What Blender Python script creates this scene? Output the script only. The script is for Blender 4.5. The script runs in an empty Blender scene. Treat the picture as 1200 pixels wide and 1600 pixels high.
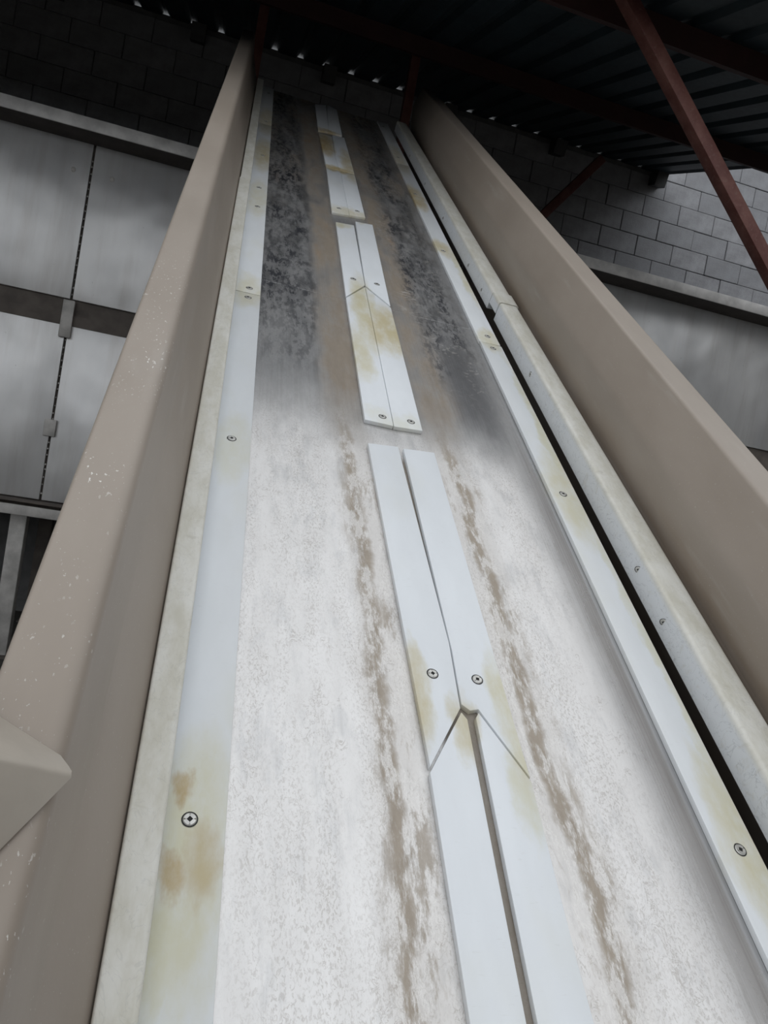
import bpy, bmesh, math, random
from mathutils import Matrix, Vector
random.seed(7)
S = bpy.context.scene
C = S.collection
rad = math.radians

# ---------------------------------------------------------------- camera
cd = bpy.data.cameras.new('camera')
cd.sensor_fit = 'VERTICAL'
cd.sensor_height = 36.0
cd.sensor_width = 27.0
cd.lens = 1150 / 1600 * 36.0
cd.clip_start = 0.02
cam = bpy.data.objects.new('camera', cd)
C.objects.link(cam)
cam.matrix_world = Matrix(((0.9540, -0.1577, -0.2552, 0.0),
                           (-0.2439, 0.0874, -0.9659, 0.0),
                           (0.1746, 0.9836, 0.0449, 1.6),
                           (0, 0, 0, 1)))
S.camera = cam

# ---------------------------------------------------------------- overcast sky, exposure
W = bpy.data.worlds.new('overcast_sky')
S.world = W
W.use_nodes = True
bg = W.node_tree.nodes['Background']
bg.inputs['Color'].default_value = (0.93, 0.965, 1.0, 1)
bg.inputs['Strength'].default_value = 1.0
S.view_settings.view_transform = 'Standard'
S.view_settings.look = 'None'
S.view_settings.gamma = 1.0
S.view_settings.use_curve_mapping = False
S.view_settings.exposure = 0.2

# ---------------------------------------------------------------- helpers
INCL = rad(34)
CF = Matrix.Translation((0, 0.4474, 0.9368)) @ Matrix.Rotation(INCL, 4, 'X')   # conveyor frame: x across, y along, z normal


def link(o, parent=None):
    C.objects.link(o)
    if parent is not None:
        o.parent = parent
    return o


def tag(o, label=None, cat=None, group=None, kind=None):
    if label: o['label'] = label
    if cat: o['category'] = cat
    if group: o['group'] = group
    if kind: o['kind'] = kind
    return o


def empty(name, mat=None, loc=None):
    o = bpy.data.objects.new(name, None)
    C.objects.link(o)
    o.empty_display_size = 0.1
    if mat is not None: o.matrix_world = mat
    if loc is not None: o.location = loc
    return o


def finish(name, bm, mats, parent=None, smooth=False, bevel=0.0, seg=2, angle=30):
    bmesh.ops.recalc_face_normals(bm, faces=bm.faces[:])
    if bevel:
        es = [e for e in bm.edges if len(e.link_faces) == 2 and e.calc_face_angle(0) > 0.5]
        bmesh.ops.bevel(bm, geom=es, offset=bevel, segments=seg, affect='EDGES', profile=0.5, clamp_overlap=True)
    me = bpy.data.meshes.new(name)
    bm.to_mesh(me)
    bm.free()
    if not isinstance(mats, (list, tuple)): mats = [mats]
    for m in mats: me.materials.append(m)
    if smooth or bevel:
        for p in me.polygons: p.use_smooth = True
        me.set_sharp_from_angle(angle=rad(angle))
    o = bpy.data.objects.new(name, me)
    return link(o, parent)


def add_box(bm, x0, x1, y0, y1, z0, z1, mi=0):
    vs = [bm.verts.new((x, y, z)) for z in (z0, z1) for y in (y0, y1) for x in (x0, x1)]
    for f in ((0, 1, 3, 2), (4, 6, 7, 5), (0, 4, 5, 1), (2, 3, 7, 6), (0, 2, 6, 4), (1, 5, 7, 3)):
        bm.faces.new([vs[i] for i in f]).material_index = mi
    return vs


def box(name, dims, mat, parent=None, bevel=0.0):
    bm = bmesh.new()
    add_box(bm, *dims)
    return finish(name, bm, mat, parent, bevel=bevel)


def prism(bm, poly, z0, z1):
    """polygon in xy extruded in z"""
    a = [bm.verts.new((x, y, z0)) for x, y in poly]
    b = [bm.verts.new((x, y, z1)) for x, y in poly]
    n = len(poly)
    bm.faces.new(a[::-1]); bm.faces.new(b)
    for i in range(n):
        bm.faces.new((a[i], a[(i + 1) % n], b[(i + 1) % n], b[i]))


def section(bm, poly, y0, y1, closed=True, ys=None):
    """cross-section polygon in xz swept along y"""
    ys = ys or [y0, y1]
    rows = [[bm.verts.new((x, y, z)) for x, z in poly] for y in ys]
    n = len(poly)
    for r0, r1 in zip(rows, rows[1:]):
        for i in range(n if closed else n - 1):
            j = (i + 1) % n
            bm.faces.new((r0[i], r0[j], r1[j], r1[i]))
    if closed:
        bm.faces.new(rows[0]); bm.faces.new(rows[-1][::-1])


def rounded(pts, radii, seg=6):
    """open polyline with rounded corners"""
    out = [pts[0]]
    for i in range(1, len(pts) - 1):
        p, q, r = Vector(pts[i - 1]), Vector(pts[i]), Vector(pts[i + 1])
        a = (p - q).normalized(); b = (r - q).normalized()
        ang = a.angle(b)
        t = min(radii[i] / math.tan(ang / 2), (p - q).length * .49, (r - q).length * .49)
        s, e = q + a * t, q + b * t
        for k in range(seg + 1):
            f = k / seg
            out.append(tuple(s * (1 - f) ** 2 + q * 2 * f * (1 - f) + e * f ** 2))
    out.append(pts[-1])
    return [tuple(p) for p in out]


def beam(bm, a, b, w, h, upv=(0, 0, 1)):
    """solid rectangular bar from a to b"""
    a, b = Vector(a), Vector(b)
    d = (b - a).normalized()
    s = d.cross(Vector(upv)).normalized()
    t = s.cross(d).normalized()
    q = []
    for p in (a, b):
        q.append([bm.verts.new(p + s * (i * w / 2) + t * (j * h / 2)) for i, j in ((-1, -1), (1, -1), (1, 1), (-1, 1))])
    bm.faces.new(q[0]); bm.faces.new(q[1][::-1])
    for i in range(4):
        bm.faces.new((q[0][i], q[1][i], q[1][(i + 1) % 4], q[0][(i + 1) % 4]))


# ---------------------------------------------------------------- node helper
class NT:
    def __init__(self, name):
        self.m = bpy.data.materials.new(name)
        self.m.use_nodes = True
        self.t = self.m.node_tree
        self.b = self.t.nodes['Principled BSDF']
        self.oc = None

    def n(self, typ, **kw):
        o = self.t.nodes.new(typ)
        for k, v in kw.items(): setattr(o, k, v)
        return o

    def put(self, sock, v):
        if hasattr(v, 'is_output'):
            self.t.links.new(v, sock)
        elif isinstance(v, (tuple, list)) and len(v) == 3 and sock.type == 'RGBA':
            sock.default_value = (*v, 1)
        else:
            sock.default_value = v

    def obj(self):
        if self.oc is None: self.oc = self.n('ShaderNodeTexCoord').outputs['Object']
        return self.oc

    def xyz(self):
        s = self.n('ShaderNodeSeparateXYZ')
        self.put(s.inputs[0], self.obj())
        return s.outputs

    def scaled(self, sc, off=(0, 0, 0), co=None):
        m = self.n('ShaderNodeMapping')
        self.put(m.inputs['Vector'], co or self.obj())
        m.inputs['Scale'].default_value = sc
        m.inputs['Location'].default_value = off
        return m.outputs[0]

    def noise(self, sc, co=None, scale=1.0, detail=4, rough=0.55, dist=0.0, off=(0, 0, 0)):
        o = self.n('ShaderNodeTexNoise')
        self.put(o.inputs['Vector'], self.scaled(sc, off, co))
        o.inputs['Scale'].default_value = scale
        o.inputs['Detail'].default_value = detail
        o.inputs['Roughness'].default_value = rough
        o.inputs['Distortion'].default_value = dist
        return o.outputs['Fac']

    def math(self, op, a, b=0.0, c=0.0, clamp=False):
        o = self.n('ShaderNodeMath', operation=op, use_clamp=clamp)
        self.put(o.inputs[0], a); self.put(o.inputs[1], b); self.put(o.inputs[2], c)
        return o.outputs[0]

    def ramp(self, v, lo, hi, a=0.0, b=1.0):
        o = self.n('ShaderNodeMapRange', interpolation_type='SMOOTHSTEP')
        self.put(o.inputs['Value'], v)
        o.inputs['From Min'].default_value = lo; o.inputs['From Max'].default_value = hi
        o.inputs['To Min'].default_value = a; o.inputs['To Max'].default_value = b
        return o.outputs[0]

    def mix(self, f, a, b):
        o = self.n('ShaderNodeMix', data_type='RGBA')
        self.put(o.inputs[0], f); self.put(o.inputs[6], a); self.put(o.inputs[7], b)
        return o.outputs[2]

    def mixf(self, f, a, b):
        o = self.n('ShaderNodeMix', data_type='FLOAT')
        self.put(o.inputs[0], f); self.put(o.inputs[2], a); self.put(o.inputs[3], b)
        return o.outputs[0]

    def mul(self, *v):
        r = v[0]
        for x in v[1:]: r = self.math('MULTIPLY', r, x)
        return r

    def mx(self, *v):
        r = v[0]
        for x in v[1:]: r = self.math('MAXIMUM', r, x)
        return r

    def band(self, s, c, hw, soft):
        d = self.math('ABSOLUTE', self.math('SUBTRACT', s, c))
        return self.ramp(d, hw, hw + soft, 1.0, 0.0)

    def spot(self, X, Y, x, y, rx, ry):
        dx = self.math('DIVIDE', self.math('SUBTRACT', X, x), rx)
        dy = self.math('DIVIDE', self.math('SUBTRACT', Y, y), ry)
        r = self.math('ADD', self.math('MULTIPLY', dx, dx), self.math('MULTIPLY', dy, dy))
        return self.ramp(r, 0.0, 1.0, 1.0, 0.0)

    def bump(self, hgt, strength=0.3, dist=0.002):
        o = self.n('ShaderNodeBump')
        o.inputs['Strength'].default_value = strength
        o.inputs['Distance'].default_value = dist
        self.put(o.inputs['Height'], hgt)
        self.put(self.b.inputs['Normal'], o.outputs[0])

    def set(self, **kw):
        for k, v in kw.items(): self.put(self.b.inputs[k.replace('_', ' ')], v)
        return self.m


# ---------------------------------------------------------------- materials
def m_simple(name, col, rough=0.6, metal=0.0, var=0.12, sc=8, bump=0.15):
    t = NT(name)
    n = t.noise((sc, sc, sc), detail=6)
    n2 = t.noise((sc * 9, sc * 9, sc * 9), detail=3)
    dark = tuple(c * (1 - 2.2 * var) for c in col); lite = tuple(min(1, c * (1 + var)) for c in col)
    t.set(Base_Color=t.mix(t.ramp(n, .25, .75), dark, lite), Roughness=t.mixf(n2, rough - .06, rough + .08), Metallic=metal)
    t.bump(n2, bump, 0.001)
    return t.m


def m_bed():
    t = NT('worn_stainless_bed')
    x, y, z = t.xyz()[:]
    low = t.ramp(t.math('ADD', y, t.math('MULTIPLY', t.noise((7, 5, 1)), .25)), 1.36, 1.74, 1.0, 0.0)   # limescale end of the bed; also paints in the edge of the sky reflection
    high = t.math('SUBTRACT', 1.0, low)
    cloud = t.noise((9, 3.0, 1), detail=6, rough=.6)
    brush = t.noise((260, 1.6, 1), detail=3, rough=.6)
    steel = t.mix(cloud, (.40, .405, .42), (.60, .595, .59))
    steel = t.mix(t.math('MULTIPLY', t.ramp(brush, .45, .62), .45), steel, (.33, .32, .31))
    # white limescale: fine dark grains in drifting lanes, a few ring marks
    grain = t.noise((310, 170, 1), detail=4, rough=.7, dist=.8)
    lanes = t.noise((26, 2.2, 1), detail=5, rough=.6, off=(4, 3, 0))
    g = t.mul(t.ramp(grain, .50, .60), t.ramp(lanes, .36, .62, .12, 1.0))
    v1 = t.noise((62, 34, 1), detail=4, rough=.6, dist=1.0)
    ring = t.ramp(t.math('ABSOLUTE', t.math('SUBTRACT', v1, .5)), 0.0, .022, 1.0, 0.0)
    ring = t.mul(ring, t.ramp(t.noise((20, 9, 1), detail=5, rough=.7, off=(3, 1, 0)), .46, .62, .0, .8))
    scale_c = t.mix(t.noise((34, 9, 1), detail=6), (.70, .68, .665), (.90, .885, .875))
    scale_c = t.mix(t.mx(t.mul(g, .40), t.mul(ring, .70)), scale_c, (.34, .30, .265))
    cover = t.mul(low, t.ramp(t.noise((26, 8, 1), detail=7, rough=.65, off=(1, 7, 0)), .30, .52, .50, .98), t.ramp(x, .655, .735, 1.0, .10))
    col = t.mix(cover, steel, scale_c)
    # grey-brown dried slurry streaks beside the middle strips
    wob = t.math('MULTIPLY', t.math('SUBTRACT', t.noise((2, 4, 1), detail=6, rough=.62), .5), .085)
    xw = t.math('ADD', x, wob)
    tn = t.ramp(t.noise((48, 13, 1), detail=9, rough=.74, off=(5, 2, 0)), .42, .56)
    core = t.mx(t.band(xw, .302, .005, .018), t.mul(t.band(xw, .542, .007, .018), 1.0))
    halo = t.mx(t.band(xw, .315, .020, .035), t.band(xw, .540, .022, .035))
    spread = t.ramp(t.noise((16, 4, 1), detail=6, rough=.7, off=(2, 8, 0)), .45, .62)
    tan_low = t.mul(low, t.mx(t.mul(core, t.mixf(tn, .35, 1.0)), t.mul(halo, tn, spread, .85), t.mul(halo, .22)))
    edge = t.ramp(t.math('ABSOLUTE', t.math('SUBTRACT', t.noise((48, 13, 1), detail=9, rough=.74, off=(5, 2, 0)), .44)), 0, .02, 1, 0)
    tan_lc = t.mix(t.noise((60, 20, 1), detail=6, rough=.7, off=(2, 2, 0)), (.25, .205, .16), (.47, .41, .34))
    col = t.mix(tan_low, col, tan_lc)
    col = t.mix(t.mul(low, halo, edge, .55), col, (.86, .84, .81))
    midgap = t.mul(t.band(x, .427, .030, .012), t.ramp(y, 1.30, 1.27), t.mixf(t.noise((70, 25, 1), detail=6), .75, 1.0))
    # brown film over the upper bed
    film = t.noise((8, 2.5, 1), detail=7, rough=.68, off=(9, 0, 0))
    b4 = t.band(xw, .305, .025, .05); b5 = t.band(xw, .540, .03, .06)
    tan_high = t.mul(high, t.mx(b4, b5), t.ramp(film, .28, .60, .35, .95))
    tan_high = t.mx(tan_high, t.mul(t.ramp(y, 2.3, 3.8), t.ramp(film, .36, .64), .9))
    tan_c = t.mix(t.noise((30, 8, 1), detail=7, rough=.7, off=(2, 2, 0)), (.165, .135, .105), (.36, .295, .225))
    rust = t.mul(high, t.ramp(t.noise((12, 3, 1), detail=6, off=(4, 9, 0)), .60, .72), .5)
    tan_c = t.mix(rust, tan_c, (.33, .19, .09))
    col = t.mix(tan_high, col, tan_c)
    col = t.mix(midgap, col, (.20, .165, .125))
    dust = t.mul(high, t.ramp(t.noise((18, 5, 1), detail=8, rough=.72, off=(8, 8, 0)), .36, .60, .25, .85))
    dust_c = t.mix(t.noise((36, 12, 1), detail=8, rough=.72, off=(1, 6, 0)), (.17, .172, .18), (.36, .35, .34))
    col = t.mix(t.mul(dust, t.math('SUBTRACT', 1.0, tan_high)), col, dust_c)
    # black rubber stains in two lanes: a grey smear broken into specks
    lane = t.mx(t.band(x, .170, .050, .06), t.mul(t.band(x, .640, .045, .06), .95))
    bl = t.ramp(t.noise((46, 15, 1), detail=10, rough=.78, off=(0, 4, 0)), .475, .53)
    bl2 = t.ramp(t.noise((10, 2.6, 1), detail=5, rough=.62, off=(6, 4, 0)), .40, .60)
    vpos = t.ramp(y, 1.50, 1.85)
    black = t.mul(lane, vpos, t.mx(t.mul(bl, t.mixf(bl2, .30, .95)), t.mixf(bl2, .0, .22)))
    smudge = t.mul(t.spot(x, y, .655, 1.66, .085, .42), .72, t.mixf(film, .6, 1.0))
    black = t.mx(black, smudge)
    col = t.mix(black, col, (.030, .032, .040))
    # scrape marks
    scr = t.ramp(t.noise((26, 34, 1), detail=6, rough=.72, dist=1.4, off=(3, 3, 0)), .575, .60)
    scr = t.mul(scr, t.band(x, .63, .07, .05), t.mul(vpos, t.ramp(y, 3.4, 3.0)), t.ramp(t.noise((7, 3, 1), off=(5, 5, 0)), .42, .58))
    col = t.mix(t.math('MULTIPLY', scr, .55), col, (.55, .53, .50))
    dirt = t.mx(tan_low, tan_high, t.mul(black, .7), midgap, t.mul(dust, .75))
    metal = t.math('MULTIPLY', t.math('SUBTRACT', 1.0, t.math('MULTIPLY', dirt, .85)), t.math('SUBTRACT', .92, t.math('MULTIPLY', cover, .5)))
    rough = t.mixf(dirt, t.math('ADD', .20, t.math('MULTIPLY', cloud, .10)), .62)
    rough = t.mixf(t.math('MULTIPLY', cover, .6), rough, .48)
    t.set(Base_Color=col, Metallic=metal, Roughness=rough)
    h = t.math('ADD', t.math('MULTIPLY', t.mul(cover, g), -.4), t.math('ADD', t.math('MULTIPLY', brush, .12), t.math('MULTIPLY', tan_low, .5)))
    t.bump(h, .25, .0015)
    return t.m


def m_plastic(name, stains, base=(.745, .77, .797), gen=.5):
    """translucent white wear plastic with yellowed patches; stains = (x, y, rx, ry, amount, brown)"""
    t = NT(name)
    x, y, z = t.xyz()[:]
    n = t.noise((16, 5, 16), detail=5, rough=.6)
    x = t.math('ADD', x, t.math('MULTIPLY', t.math('SUBTRACT', t.noise((22, 9, 4), detail=5, rough=.6, off=(1, 4, 0)), .5), .060))
    y = t.math('ADD', y, t.math('MULTIPLY', t.math('SUBTRACT', t.noise((18, 8, 4), detail=5, rough=.6, off=(7, 2, 0)), .5), .16))
    yel = t.math('MULTIPLY', t.ramp(t.noise((5, 2.2, 5), detail=4, off=(2, 5, 0)), .52, .78), gen)
    brown = 0.0
    dn = t.ramp(t.noise((30, 14, 8), detail=6, rough=.65, off=(8, 1, 0)), .25, .65, .45, 1.0)
    for sx, sy, rx, ry, am, br in stains:
        s = t.mul(t.spot(x, y, sx, sy, rx, ry), dn)
        yel = t.mx(yel, t.math('MULTIPLY', s, am))
        if br: brown = t.mx(brown, t.math('MULTIPLY', s, br))
    col = t.mix(t.ramp(n, .3, .7), base, tuple(min(1, c * 1.05) for c in base))
    col = t.mix(yel, col, (.60, .565, .36))
    col = t.mix(brown, col, (.42, .27, .10))
    fine = t.noise((60, 220, 60), detail=3)
    col = t.mix(t.math('MULTIPLY', t.ramp(fine, .62, .75), .10), col, (.45, .43, .38))
    t.set(Base_Color=col, Roughness=.42)
    t.b.inputs['Subsurface Weight'].default_value = .15
    t.b.inputs['Subsurface Radius'].default_value = (.006, .006, .006)
    t.bump(t.noise((14, 70, 14), detail=4), .10, .001)
    return t.m


def m_guide():
    t = NT('cream_guide_plastic')
    x, y, z = t.xyz()[:]
    n = t.noise((30, 12, 30), detail=6, rough=.65)
    streak = t.noise((20, 22, 20), detail=6, rough=.6, dist=2.5)
    hair = t.ramp(t.math('ABSOLUTE', t.math('SUBTRACT', t.noise((35, 26, 35), detail=3, dist=1.6, off=(3, 0, 0)), .5)), 0, .018, 1, 0)
    top = t.ramp(z, .042, .058)
    col = t.mix(top, (.66, .68, .70), t.mix(t.ramp(n, .3, .7), (.60, .58, .50), (.74, .73, .68)))
    col = t.mix(t.math('MULTIPLY', t.ramp(streak, .55, .75), .40), col, (.47, .44, .37))
    side = t.math('SUBTRACT', 1.0, top)
    col = t.mix(t.mul(hair, t.mixf(top, .30, .12)), col, (.20, .21, .23))
    t.set(Base_Color=col, Roughness=.5)
    t.bump(n, .2, .001)
    return t.m


def m_tan(name='tan_paint', chips=True):
    t = NT(name)
    n = t.noise((5, 2, 5), detail=5)
    col = t.mix(t.ramp(n, .3, .7), (.288, .242, .200), (.340, .290, .245))
    x, y, z = t.xyz()[:]
    if chips:
        v = t.n('ShaderNodeTexNoise'); t.put(v.inputs['Vector'], t.scaled((230, 120, 230)))
        v.inputs['Scale'].default_value = 1; v.inputs['Detail'].default_value = 3
        fl = t.ramp(v.outputs['Fac'], .655, .69)
        area = t.ramp(t.noise((9, 6, 9), off=(3, 3, 3)), .42, .62, .0, .75)
        where = t.mul(t.ramp(x, -.050, -.062), t.ramp(y, 1.7, .8), t.ramp(z, .255, .268))
        col = t.mix(t.mul(fl, area, where), col, (.82, .80, .76))
        spec = t.ramp(t.noise((420, 300, 420), detail=1), .74, .78)
        col = t.mix(t.mul(spec, .5), col, (.60, .58, .54))
    # rusty dirt where the right panel meets the guide
    rd = t.mul(t.ramp(z, .13, .05), t.ramp(x, .85, .9), t.ramp(t.noise((25, 3, 25), detail=6), .35, .65))
    col = t.mix(t.math('MULTIPLY', rd, .40), col, (.24, .17, .11))
    scuff = t.ramp(t.noise((10, 3, 24), detail=6, off=(7, 2, 1)), .62, .8)
    col = t.mix(t.math('MULTIPLY', scuff, .25), col, (.48, .46, .43))
    t.set(Base_Color=col, Roughness=.46)
    t.bump(t.noise((150, 150, 150), detail=2), .10, .001)
    return t.m


def m_bin():
    t = NT('dented_galvanised_sheet')
    x, y, z = t.xyz()[:]
    n = t.noise((1.6, 1, 1.2), detail=4, rough=.55)
    st = t.noise((9, 1, .9), detail=6, rough=.6, off=(3, 0, 2))
    col = t.mix(t.ramp(n, .3, .7), (.62, .62, .625), (.82, .815, .81))
    col = t.mix(t.math('MULTIPLY', t.ramp(st, .45, .75), .45), col, (.56, .53, .505))
    sp = t.ramp(t.noise((38, 1, 30), detail=5, rough=.7, off=(1, 0, 5)), .66, .74)
    col = t.mix(t.math('MULTIPLY', sp, .4), col, (.25, .23, .21))
    t.set(Base_Color=col, Metallic=.6, Roughness=t.mixf(n, .36, .48))
    t.bump(t.noise((1.7, 1, 1.5), detail=2, off=(4, 0, 1)), .6, .06)
    return t.m


def m_block():
    t = NT('grey_concrete_block')
    n = t.noise((6, 6, 6), detail=8, rough=.7)
    pit = t.noise((70, 70, 70), detail=4)
    r = t.n('ShaderNodeObjectInfo').outputs['Random']
    a = t.mix(r, (.33, .335, .355), (.43, .43, .45))
    col = t.mix(t.ramp(n, .3, .75), (.27, .27, .28), a)
    t.set(Base_Color=col, Roughness=.92)
    t.bump(pit, .5, .004)
    return t.m


def m_red():
    t = NT('red_oxide_primer')
    n = t.noise((9, 9, 9), detail=6, rough=.65)
    sp = t.noise((60, 60, 60), detail=4, off=(3, 0, 0))
    col = t.mix(t.ramp(n, .35, .65), (.125, .042, .034), (.185, .078, .062))
    col = t.mix(t.math('MULTIPLY', t.ramp(sp, .55, .7), .35), col, (.22, .14, .11))
    t.set(Base_Color=col, Roughness=.6)
    t.bump(sp, .25, .001)
    return t.m


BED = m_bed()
GUIDE = m_guide()
TAN = m_tan()
COVER = m_simple('tan_cover_paint', (.42, .375, .32), .42, var=.05, sc=14)
BINM = m_bin()
BINRAIL = m_simple('bin_rail_steel', (.58, .56, .535), .55, .2, .15, 9)
BROWN = m_simple('brown_painted_channel', (.15, .128, .112), .7, 0, .15, 9)
TOPM = m_simple('shaded_rail_underside', (.06, .05, .044), .75, 0, .12, 9)  # shade under the overhanging rail is put into this colour
LIPM = m_simple('galvanised_rail_lip', (.78, .76, .74), .5, .2, .12, 9)
BLOCK = m_block()
MORTAR = m_simple('grey_mortar', (.20, .20, .20), .95, 0, .1, 12)
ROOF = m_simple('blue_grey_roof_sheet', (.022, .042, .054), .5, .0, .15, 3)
RED = m_red()
CONC = m_simple('dark_yard_ground', (.085, .08, .072), .95, 0, .12, 1.5)
YARD = m_simple('added_yard_wall', (.16, .15, .14), .95, 0, .12, 2)
DRED = m_simple('shaded_red_purlin', (.045, .014, .012), .65, 0, .12, 8)  # red primer darkened: the dimness under the roof is in the colour
DARKSTEEL = m_simple('dark_steel', (.10, .10, .10), .6, .3, .1, 8)
SCREW = m_simple('zinc_screw', (.62, .61, .58), .38, .75, .1, 60)
SOCKET = m_simple('screw_socket', (.02, .02, .02), .8, 0, .05, 20)
WPL = m_plastic('white_wear_plastic', [(.357, .66, .03, .12, .8, .30), (.42, .60, .03, .09, .7, .25), (.50, .62, .03, .16, .75, .12), (.49, .50, .03, .10, .6, 0),
                                       (.46, 1.93, .10, .20, .9, .35), (.40, 2.03, .05, .34, .85, .18), (.36, 1.75, .05, .2, .7, .15), (.42, 1.42, .1, .06, .35, 0),
                                       (.42, 2.95, .12, .10, .6, .2), (.37, 4.05, .06, .3, 1.0, .75), (.47, 3.75, .05, .4, .7, .4), (.42, 3.60, .12, .07, 1.0, .6),
                                       (.40, 4.36, .09, .08, .8, .6), (.36, 2.80, .07, .06, .8, .1)], gen=.18)
WPE = m_plastic('yellowed_edge_plastic', [(.048, .492, .016, .035, .9, .75), (.040, .383, .030, .035, .95, .75), (.078, .40, .03, .06, .85, .42), (.058, .40, .07, .20, .75, .0), (.035, .31, .03, .10, .75, 0),
                                          (.06, 1.21, .05, .16, .45, .0), (.065, 1.97, .06, .15, .6, .1), (.066, 2.85, .06, .30, .5, .1), (.07, 3.5, .06, .35, .8, .35), (.07, 4.2, .06, .4, .6, .3),
                                          (.81, .43, .05, .20, .8, .12), (.80, 1.24, .06, .22, .7, .1), (.822, 1.5, .02, .6, .75, .0), (.822, .8, .015, .6, .6, 0), (.79, 2.02, .05, .10, .75, .15), (.82, 2.6, .03, .4, .8, .1),
                                          (.775, 2.83, .06, .12, .85, .35), (.77, 3.5, .06, .25, .85, .6), (.78, 4.2, .06, .4, .5, .3)], base=(.715, .735, .752), gen=.30)

# ---------------------------------------------------------------- setting
floor = box('floor', (-30, 30, -30, 12, -.2, 0), CONC)
tag(floor, 'dark yard ground', kind='structure')

RZ = lambda y: 2.922 + .3127 * y     # underside plane of the roof
ROOF_R = 3.87
WY = 6.5                             # face of the block wall

wall = bpy.data.objects.new('wall_back', None)
bm = bmesh.new()
add_box(bm, -3.9, ROOF_R + .02, WY + .02, WY + .11, 0, RZ(WY + .05) + .004)
add_box(bm, ROOF_R + .02, 7.5, WY + .02, WY + .11, 0, 6.6)
wall = finish('wall_back', bm, MORTAR)
tag(wall, 'grey concrete block wall behind the steel bin', kind='structure')
bm = bmesh.new()
add_box(bm, .003, .397, 0, .025, .002, .1910)
proto = finish('concrete_block', bm, BLOCK, wall, bevel=.004, seg=1)
first = True
for k in range(-6, 10):
    z0 = 4.917 + k * .1935 - .0968 * 0
    off = .13 if k % 2 == 0 else .33
    for i in range(-6, 15):
        u = off + i * .4
        under = u + .2 < ROOF_R
        if u < -2.3 or u > 5.7: continue
        top = RZ(WY) if under else 6.3
        if z0 + .19 > top and under:
            if z0 + .06 > top: continue
        if k > 0 and under: continue
        o = proto if first else link(proto.copy(), wall)
        first = False
        sz = 1.0
        if under and z0 + .19 > top: sz = (top - z0) / .19
        o.location = (u + random.uniform(-.002, .002), WY - .002 + random.uniform(-.003, .004), z0)
        o.scale = (1, 1, sz)

yb = box('wall_front_added', (-9.2, 9.2, -9.4, -9.2, 0, 2.2), YARD)  # out of view, added to cut low sky light behind the camera
tag(yb, 'unseen low yard wall, added to block low sky light', kind='structure')
yr = box('wall_right_added', (7.5, 7.7, -9.2, WY + .1, 0, 6.0), YARD)  # out of view, added and raised to darken the block wall
tag(yr, 'unseen right yard wall, added to dim the shed interior', kind='structure')
bm = bmesh.new()
fa = [bm.verts.new((-3.9, y, z)) for y, z in ((2.45, 0), (WY + .1, 0), (WY + .1, RZ(WY + .1) - .02), (2.45, RZ(2.45) - .02))]
fb = [bm.verts.new((-3.7, v.co.y, v.co.z)) for v in fa]
bm.faces.new(fa); bm.faces.new(fb[::-1])
for i in range(4): bm.faces.new((fa[i], fa[(i + 1) % 4], fb[(i + 1) % 4], fb[i]))
wl = finish('wall_left_added', bm, YARD)  # out of view, added to stop sky light leaking in from the left
tag(wl, 'unseen shed side wall, added to keep out sky light', kind='structure')

# roof: corrugated sheets on purlins and rafters
roof = empty('roof')
tag(roof, 'dark corrugated shed roof on red steel purlins', kind='structure')
sl = math.atan(.3127)
RM = Matrix.Translation((0, 0, 2.922)) @ Matrix.Rotation(sl, 4, 'X')
cs = math.cos(sl)


def sheet_mesh():
    bm = bmesh.new()
    pts = []
    p = .22
    for i in range(4):
        x = i * p
        pts += [(x, 0), (x + p - .085, 0), (x + p - .056, .0265), (x + p - .029, .0265)]
    pts.append((4 * p, 0))
    section(bm, pts, 2.45 / cs, 6.80 / cs, closed=False)
    return bm


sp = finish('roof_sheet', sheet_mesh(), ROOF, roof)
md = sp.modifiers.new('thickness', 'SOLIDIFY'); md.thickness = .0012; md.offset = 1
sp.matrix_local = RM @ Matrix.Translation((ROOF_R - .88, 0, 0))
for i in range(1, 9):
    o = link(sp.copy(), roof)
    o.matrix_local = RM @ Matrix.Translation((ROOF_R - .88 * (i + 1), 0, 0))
for py in (3.15, 4.73):
    bm = bmesh.new()
    # C-section purlin running across
    y0 = py / cs
    prof = [(y0 - .025, 0), (y0 + .025, 0), (y0 + .025, -.015), (y0 + .020, -.015), (y0 + .020, -.006), (y0 - .019, -.006),
            (y0 - .019, -.094), (y0 + .020, -.094), (y0 + .020, -.085), (y0 + .025, -.085), (y0 + .025, -.10), (y0 - .025, -.10)]
    a = [bm.verts.new((-3.68, q[0], q[1] - .001)) for q in prof]
    b = [bm.verts.new((ROOF_R - .02, q[0], q[1] - .001)) for q in prof]
    bm.faces.new(a); bm.faces.new(b[::-1])
    for i in range(len(prof)):
        j = (i + 1) % len(prof)
        bm.faces.new((a[i], a[j], b[j], b[i]))
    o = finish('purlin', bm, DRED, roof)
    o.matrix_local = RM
for u in (3.79, 2.72, 1.64, .56, -.52, -1.6):
    bm = bmesh.new()
    add_box(bm, u - .055, u + .055, (WY - .16) / cs, (WY - .02) / cs, -.13, -.001)
    o = finish('roof_bracket', bm, DARKSTEEL, roof)
    o.matrix_local = RM

# ---------------------------------------------------------------- steel bin
BX0, BX1, PY = -2.75, 5.15, 5.2
bn = empty('storage_bin', loc=(1.2, PY, 0))
IV = Matrix.Translation((-1.2, -PY, 0))


def bpart(name, bm, mat, bevel=0.0, parent=None, **k):
    o = finish(name, bm, mat, bn, bevel=bevel, **k)
    o.matrix_local = IV
    return o


def bpanel(x0, x1, z0, z1):
    bm = bmesh.new()
    add_box(bm, x0 + .007, x1 - .007, PY, PY + .02, z0, z1)
    return bpart('panel', bm, BINM, .004)


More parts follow.
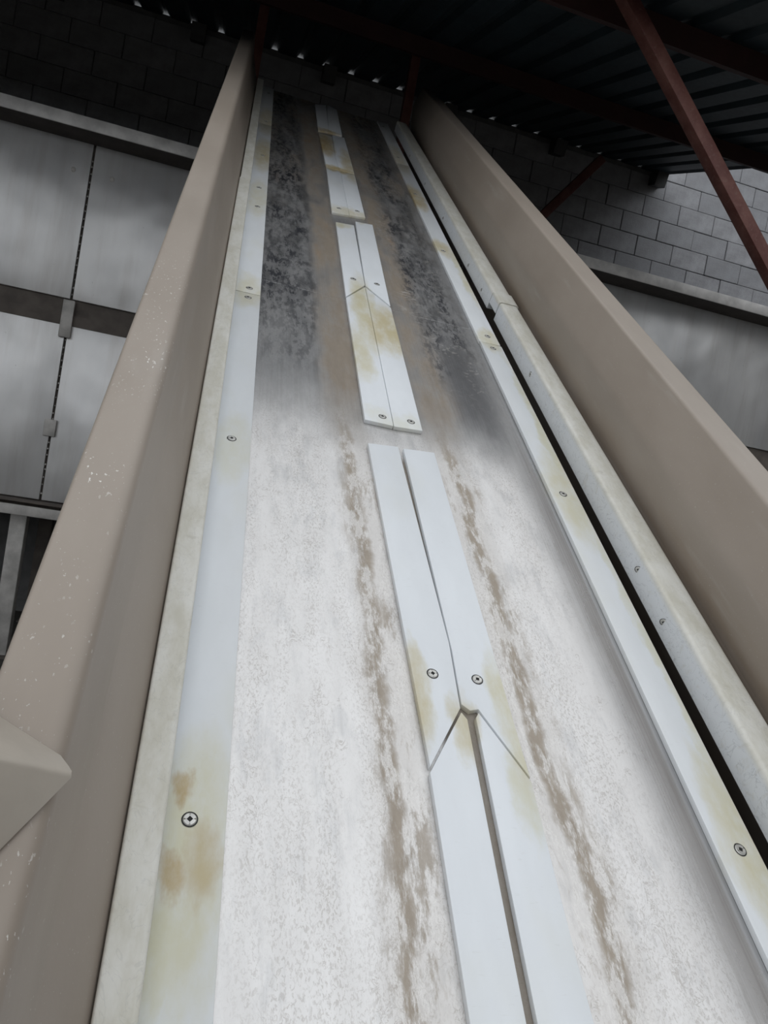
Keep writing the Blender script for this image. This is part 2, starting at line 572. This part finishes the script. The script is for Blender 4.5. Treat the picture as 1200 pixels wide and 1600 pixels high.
SE = [BX0, -.930, 2.07, BX1]
for a, b in zip(SE, SE[1:]):
    bpanel(a, b, 2.385, 3.42)
    bpanel(a, b, 1.07, 2.215)
# bead of weld blobs down the visible seam
bm = bmesh.new()
for k in range(46):
    z = 1.12 + k * .048 + random.uniform(-.01, .01)
    if 2.13 < z < 2.40: continue
    bmesh.ops.create_icosphere(bm, subdivisions=1, radius=random.uniform(.005, .008), matrix=Matrix.Translation((-.930 + random.uniform(-.003, .003), PY + .006, z)))
bpart('weld_bead', bm, BINRAIL)['kind'] = 'stuff'
bm = bmesh.new()
add_box(bm, BX0, BX1, PY + .03, PY + .05, 1.0, 3.42)
add_box(bm, BX0, BX0 + .02, PY + .03, 6.4, 1.0, 3.42)
add_box(bm, BX1 - .02, BX1, PY + .03, 6.4, 1.0, 3.42)
add_box(bm, BX0, BX1, 6.38, 6.4, 1.0, 3.42)
add_box(bm, BX0, BX1, PY + .03, 6.4, .97, 1.0)
bpart('shell', bm, BROWN)
# top rail: deep overhanging channel with a pale front lip
bm = bmesh.new()
add_box(bm, BX0, BX1, 4.962, 4.974, 3.37, 3.445)
bpart('top_rail_lip', bm, LIPM, .002)
bm = bmesh.new()
add_box(bm, BX0, BX1, 4.976, PY + .06, 3.372, 3.390)
add_box(bm, BX0, BX1, 4.976, PY + .06, 3.425, 3.443)
bpart('top_rail', bm, TOPM)
# recessed middle rail
bm = bmesh.new()
add_box(bm, BX0, BX1, PY + .024, PY + .030, 2.20, 2.40)
add_box(bm, BX0, BX1, PY + .004, PY + .024, 2.216, 2.285)
bpart('middle_rail', bm, BROWN)
for (z0, z1, wd) in ((2.135, 2.375, .036), (1.490, 1.60, .036)):
    bm = bmesh.new()
    prism(bm, [(-.936 - wd, PY - .022), (-.936 + wd, PY - .022), (-.936 + wd, PY + .004), (-.936 - wd, PY + .004)], z0, z1)
    bpart('clip_plate', bm, BINRAIL, .005)
# bottom rail
bm = bmesh.new()
add_box(bm, BX0, BX1, PY - .10, PY + .03, 1.048, 1.062)
bpart('bottom_ledge', bm, BROWN)
bm = bmesh.new()
add_box(bm, BX0, BX1, PY - .115, PY - .10, .965, 1.030)
bpart('bottom_rail', bm, BINRAIL, .003)
for u in (-2.55, -1.045, .5, 2.05, 3.6, 5.0):
    for y in (PY + .02, 6.2):
        bm = bmesh.new()
        add_box(bm, u - .05, u + .05, y, y + .10, .012, .972)
        o = bpart('leg', bm, BINRAIL if y < 6 else BROWN, .006)
        bm = bmesh.new()
        add_box(bm, u - .09, u + .09, y - .04, y + .14, 0, .012)
        f = finish('foot_plate', bm, BROWN, o)
tag(bn, 'grey sheet metal storage bin with overhanging top rail behind the conveyor', 'storage bin')
for (px, pz) in ((-1.035, 3.19), (-.80, 3.19)):
    bm = bmesh.new()
    bmesh.ops.create_uvsphere(bm, u_segments=10, v_segments=6, radius=.016, matrix=Matrix.Translation((px, PY - .001, pz)) @ Matrix.Diagonal((1, .4, 1, 1)))
    bpart('rivet', bm, BINRAIL, smooth=True)

# ---------------------------------------------------------------- conveyor
cv = empty('inclined_conveyor', mat=CF)
tag(cv, 'long inclined conveyor trough with tan steel sides and white plastic wear strips', 'conveyor')
V0, V1 = -.55, 5.16

# bed plates, the joint at 2.10 m
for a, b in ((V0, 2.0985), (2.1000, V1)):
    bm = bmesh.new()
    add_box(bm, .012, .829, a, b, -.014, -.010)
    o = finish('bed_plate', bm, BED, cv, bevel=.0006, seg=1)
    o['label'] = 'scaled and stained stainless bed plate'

# side panels with rolled top flange
left = rounded([(-.012, -.165), (-.012, .045), (-.050, .165), (-.062, .274), (-.1215, .274), (-.1215, .235), (-.105, .235)],
               [0, .02, .05, .014, .006, .004, 0], 8)
right = rounded([(.933, -.165), (.933, .045), (.9085, .165), (.9380, .274), (1.011, .274), (1.011, .235), (.993, .235)],
                [0, .02, .06, .010, .006, .004, 0], 8)
for pts, off in ((left, 1), (right, -1)):
    bm = bmesh.new()
    section(bm, pts, 0, 0, closed=False, ys=[V0 - .05, .6, 1.8, 3.0, 4.2, 4.93])
    o = finish('side_panel', bm, TAN, cv, smooth=True, angle=50)
    md = o.modifiers.new('thickness', 'SOLIDIFY'); md.thickness = .003; md.offset = off
box('light_stop_pan', (-.010, .912, V0, V1, -.170, -.166), DARKSTEEL, cv)  # pan added to block ground light so the side gap stays dark
for v in (-.45, .55, 1.55, 2.55, 3.55, 4.55):
    bm = bmesh.new()
    add_box(bm, -.010, .815, v - .03, v + .03, -.06, -.0145)
    finish('cross_member', bm, DARKSTEEL, cv)

# screw prototype
def screw_mesh():
    bm = bmesh.new()
    R = .0078
    N = 20
    def ring(r, z): return [bm.verts.new((r * math.cos(2 * math.pi * i / N), r * math.sin(2 * math.pi * i / N), z)) for i in range(N)]
    r0, r1, r2 = ring(R, -.002), ring(R, .0009), ring(R * .88, .0018)
    for p, q in ((r0, r1), (r1, r2)):
        for i in range(N): bm.faces.new((p[i], p[(i + 1) % N], q[(i + 1) % N], q[i]))
    s = .0026
    sq = [bm.verts.new((s * c, s * d, .0018)) for c, d in ((-1, -1), (1, -1), (1, 1), (-1, 1))]
    dq = [bm.verts.new((s * c, s * d, .0007)) for c, d in ((-1, -1), (1, -1), (1, 1), (-1, 1))]
    # annulus between ring and square
    for k in range(4):
        ang0 = -.75 * math.pi + k * math.pi / 2
        i0 = round(ang0 / (2 * math.pi) * N) % N
        n = N // 4
        ids = [(i0 + j) % N for j in range(n + 1)]
        bm.faces.new([r2[i] for i in ids] + [sq[(k + 1) % 4], sq[k]])
    for k in range(4):
        f = bm.faces.new((sq[k], sq[(k + 1) % 4], dq[(k + 1) % 4], dq[k])); f.material_index = 1
    f = bm.faces.new(dq); f.material_index = 1
    # dark countersunk rim
    r3, r4 = ring(R * 1.2, .0006), ring(R * 1.0, .0006)
    for i in range(N):
        f = bm.faces.new((r3[i], r3[(i + 1) % N], r4[(i + 1) % N], r4[i])); f.material_index = 1
    return bm


SP = {'o': None}


def screw(parent, x, y, z=0.0, rot=None, name='screw'):
    if SP['o'] is None:
        o = finish(name, screw_mesh(), [SCREW, SOCKET], parent)
        SP['o'] = o
    else:
        o = bpy.data.objects.new(name, SP['o'].data)
        link(o, parent)
    o.location = (x, y, z)
    o.rotation_euler = rot or (random.uniform(-.012, .012), random.uniform(-.012, .012), random.uniform(0, 1.5))
    return o


def plate(name, poly, mat, z0=-.0098, z1=0.0, screws=(), tilt=0.0):
    bm = bmesh.new()
    prism(bm, poly, z0, z1)
    o = finish(name, bm, mat, cv, bevel=.0010, seg=2)
    for x, y in screws: screw(o, x, y, z1 - .0002)
    return o


# edge wear strips
LX0, LX1 = .0265, .0975
for (a, b, sc) in ((V0, 1.9535, [(.057, .447), (.060, 1.230), (.060, -.35), (.065, 1.925)]),
                   (1.957, 4.10, [(.066, 1.990), (.067, 2.736), (.066, 2.973), (.069, 3.470)]),
                   (4.103, V1 - .02, [(.070, 4.163), (.070, 4.95)])):
    o = plate('edge_wear_strip', [(LX0, a), (LX1, a), (LX1, b), (LX0, b)], WPE, screws=sc)
for (a, b, x0, x1, sc) in ((V0, 1.9955, .757, .826, [(.796, .443), (.789, 1.249), (.793, -.35), (.792, 1.968)]),
                           (2.0, 4.10, .755, .824, [(.793, 2.050), (.781, 2.794), (.776, 3.551)]),
                           (4.103, V1 - .02, .755, .824, [(.779, 4.237), (.779, 5.0)])):
    o = plate('edge_wear_strip', [(x0, a), (x1, a), (x1, b - .0), (x0, b + .004)], WPE, screws=sc)

# middle wear strips in pairs
MID = [
    ([(.345, V0 + .02), (.410, V0 + .02), (.4165, .244), (.4285, .618), (.4215, .630), (.357, .528)], []),
    ([(.424, V0 + .02), (.490, V0 + .02), (.4955, .292), (.5030, .525), (.449, .632), (.4425, .622), (.429, .244)], []),
    ([(.3435, 1.308), (.412, 1.316), (.4270, .760), (.4215, .637), (.3585, .537)], [(.388, .695)]),
    ([(.4235, 1.313), (.496, 1.320), (.5030, .531), (.450, .638), (.436, .634), (.4245, .644), (.4290, .748)], [(.460, .693)]),
    ([(.3475, 2.088), (.4165, 2.213), (.4115, 1.400), (.345, 1.404)], [(.389, 1.432)]),
    ([(.4180, 2.213), (.4870, 2.093), (.4815, 1.404), (.4130, 1.399)], [(.458, 1.434)]),
    ([(.356, 2.800), (.4265, 2.818), (.4175, 2.228), (.3480, 2.098)], [(.382, 2.256)]),
    ([(.4370, 2.873), (.506, 2.888), (.4870, 2.106), (.4195, 2.224)], [(.460, 2.262)]),
    ([(.3555, 3.574), (.421, 3.579), (.4165, 2.932), (.347, 2.910)], [(.379, 2.985)]),
    ([(.4215, 3.580), (.4885, 3.590), (.4835, 2.956), (.4172, 2.934)], [(.455, 3.015)]),
    ([(.346, 4.262), (.416, 4.270), (.4110, 3.800), (.418, 3.590), (.3555, 3.583)], []),
    ([(.4205, 4.309), (.488, 4.331), (.4885, 3.600), (.4190, 3.592), (.4120, 3.800)], []),
    ([(.352, 5.060), (.422, 5.130), (.4120, 4.720), (.4080, 4.362), (.345, 4.336)], []),
    ([(.432, 5.150), (.489, 5.090), (.478, 4.372), (.4090, 4.364), (.4132, 4.720)], []),
]
for poly, sc in MID:
    plate('middle_wear_strip', poly, WPL, screws=sc)

# guide rails: raised plastic profiles along both sides
def guide(x0, x1, h, a, b, zb, r_in, r_out, ends=None):
    pts = [(x0, zb)] + rounded([(x0, zb), (x0, h), (x1, h), (x1, zb)], [0, r_in, r_out, 0], 5)[1:-1] + [(x1, zb)]
    bm = bmesh.new()
    section(bm, pts, a, b, ys=[a, a + (b - a) * .33, a + (b - a) * .66, b])
    o = finish('guide_rail', bm, GUIDE, cv, smooth=True, angle=40)
    return o


gl = guide(-.0095, .0285, .0590, V0, 2.83, .002, .004, .006)
gl2 = guide(-.0070, .0300, .0580, 2.833, V1 - .2, .002, .004, .006)
g1 = guide(.8490, .9125, .0590, V0, 2.200, .001, .009, .012)
# upper right guide with its notched, overlapping end collar
pts = rounded([(.8455, .001), (.8455, .060), (.9105, .060), (.9105, .001)], [0, .009, .012, 0], 5)
bm = bmesh.new()
section(bm, pts, 2.290, V1 - .2, ys=[2.290, 3.3, 4.2, V1 - .2])
g2 = finish('guide_rail', bm, GUIDE, cv, smooth=True, angle=40)
bm = bmesh.new()
pts2 = rounded([(.8465, .022), (.8465, .0615), (.9150, .0615), (.9150, .022)], [0, .009, .010, 0], 5)
section(bm, pts2, 2.203, 2.289)
finish('end_collar', bm, GUIDE, g2, smooth=True, angle=40)
SR = (0, rad(-90), .3)
for (v, z, p, x) in ((.982, .032, g1, .849), (.851, .025, g1, .849), (1.78, .028, g1, .849), (2.632, .020, g2, .8455), (2.40, .020, g2, .8455), (3.187, .020, g2, .8455), (3.718, .020, g2, .8455), (4.264, .020, g2, .8455)):
    s = screw(p, x + .0002, v, z, rot=(rad(90) * 0, rad(-90), random.uniform(0, 1)))
    s.scale = (.62, .62, .62) if p is g2 else (.8, .8, .8)

# folded gusset standing on the near end of the left flange
bm = bmesh.new()
tip = Vector((-.046, .3205, .2800))
fl = Vector((-.150, .147, .2765))        # far end of the foot on the flange side
tl = Vector((-.152, .277, .383))        # raised far corner
bk0 = Vector((-.060, .3380, .2765))
bk1 = Vector((-.108, .3650, .2790))
bk2 = Vector((-.215, .4350, .3050))
vt = {k: bm.verts.new(v) for k, v in dict(tip=tip, fl=fl, tl=tl, b0=bk0, b1=bk1, b2=bk2).items()}
bm.faces.new((vt['tip'], vt['fl'], vt['tl']))
bm.faces.new((vt['tip'], vt['tl'], vt['b2'], vt['b1'], vt['b0']))
bm.faces.new((vt['fl'], vt['b2'], vt['tl']))
bm.faces.new((vt['tip'], vt['b0'], vt['b1'], vt['b2'], vt['fl']))
bmesh.ops.triangulate(bm, faces=bm.faces[:])
o = finish('flange_gusset', bm, COVER, cv, bevel=.004, seg=3)
o['label'] = 'folded tan steel gusset on the near end of the left flange'

# legs of the conveyor, below the frame
for x in (-.05, .955):
    for v in (-.45, 3.0):
        p = CF @ Vector((x, v, -.1))
        bm = bmesh.new()
        add_box(bm, p.x - .03, p.x + .03, p.y - .03, p.y + .03, 0, p.z)
        o = finish('leg', bm, TAN if v < 0 else BROWN, cv)
        o.matrix_parent_inverse = CF.inverted()

# ---------------------------------------------------------------- red steelwork
def member(name, a, b, w, h, label, cat, group=None, extra=None):
    a, b = Vector(a), Vector(b)
    base = a if a.z < b.z else b
    root = empty(name, loc=base)
    bm = bmesh.new()
    beam(bm, a - base, b - base, w, h, (0, 1, 0))
    finish('tube', bm, RED, root, bevel=.004)
    d = (b - a).normalized()
    if extra:
        for e in extra:
            bm = bmesh.new()
            e = Vector(e) - base
            add_box(bm, e.x - .06, e.x + .06, e.y - .004, e.y + .004, e.z - .06, e.z + .06)
            finish('gusset_plate', bm, RED, root)
    tag(root, label, cat, group)
    return root


member('knee_brace', (3.38, 2.98, 1.94), (1.415, 2.98, 3.832), .062, .062,
       'rust red square steel brace slanting across the roof at upper right', 'brace')
col = empty('steel_column', loc=(3.45, 2.98, 0))
bm = bmesh.new(); add_box(bm, -.06, .06, -.06, .06, .015, 3.80); finish('tube', bm, RED, col, bevel=.004)
bm = bmesh.new(); add_box(bm, -.12, .12, -.12, .12, 0, .015); finish('base_plate', bm, RED, col)
tag(col, 'rust red square column carrying the slanting brace', 'column')
member('roof_strut', (2.02, 5.6, 3.46), (2.76, 5.6, 4.46), .07, .07,
       'dim brown steel strut rising behind the right conveyor flange to the roof', 'strut')
for u, lab in ((-.035, 'dark red steel post at the left of the conveyor top end'), (.965, 'dark red steel post at the right of the conveyor top end')):
    y = 4.905
    pr = empty('steel_post', loc=(u, y, 0))
    bm = bmesh.new(); add_box(bm, -.03, .03, -.03, .03, .012, RZ(y) - .21 + .19); finish('tube', bm, RED, pr, bevel=.003)
    bm = bmesh.new(); add_box(bm, -.07, .07, -.05, .05, 0, .012); finish('base_plate', bm, RED, pr)
    tag(pr, lab, 'post')
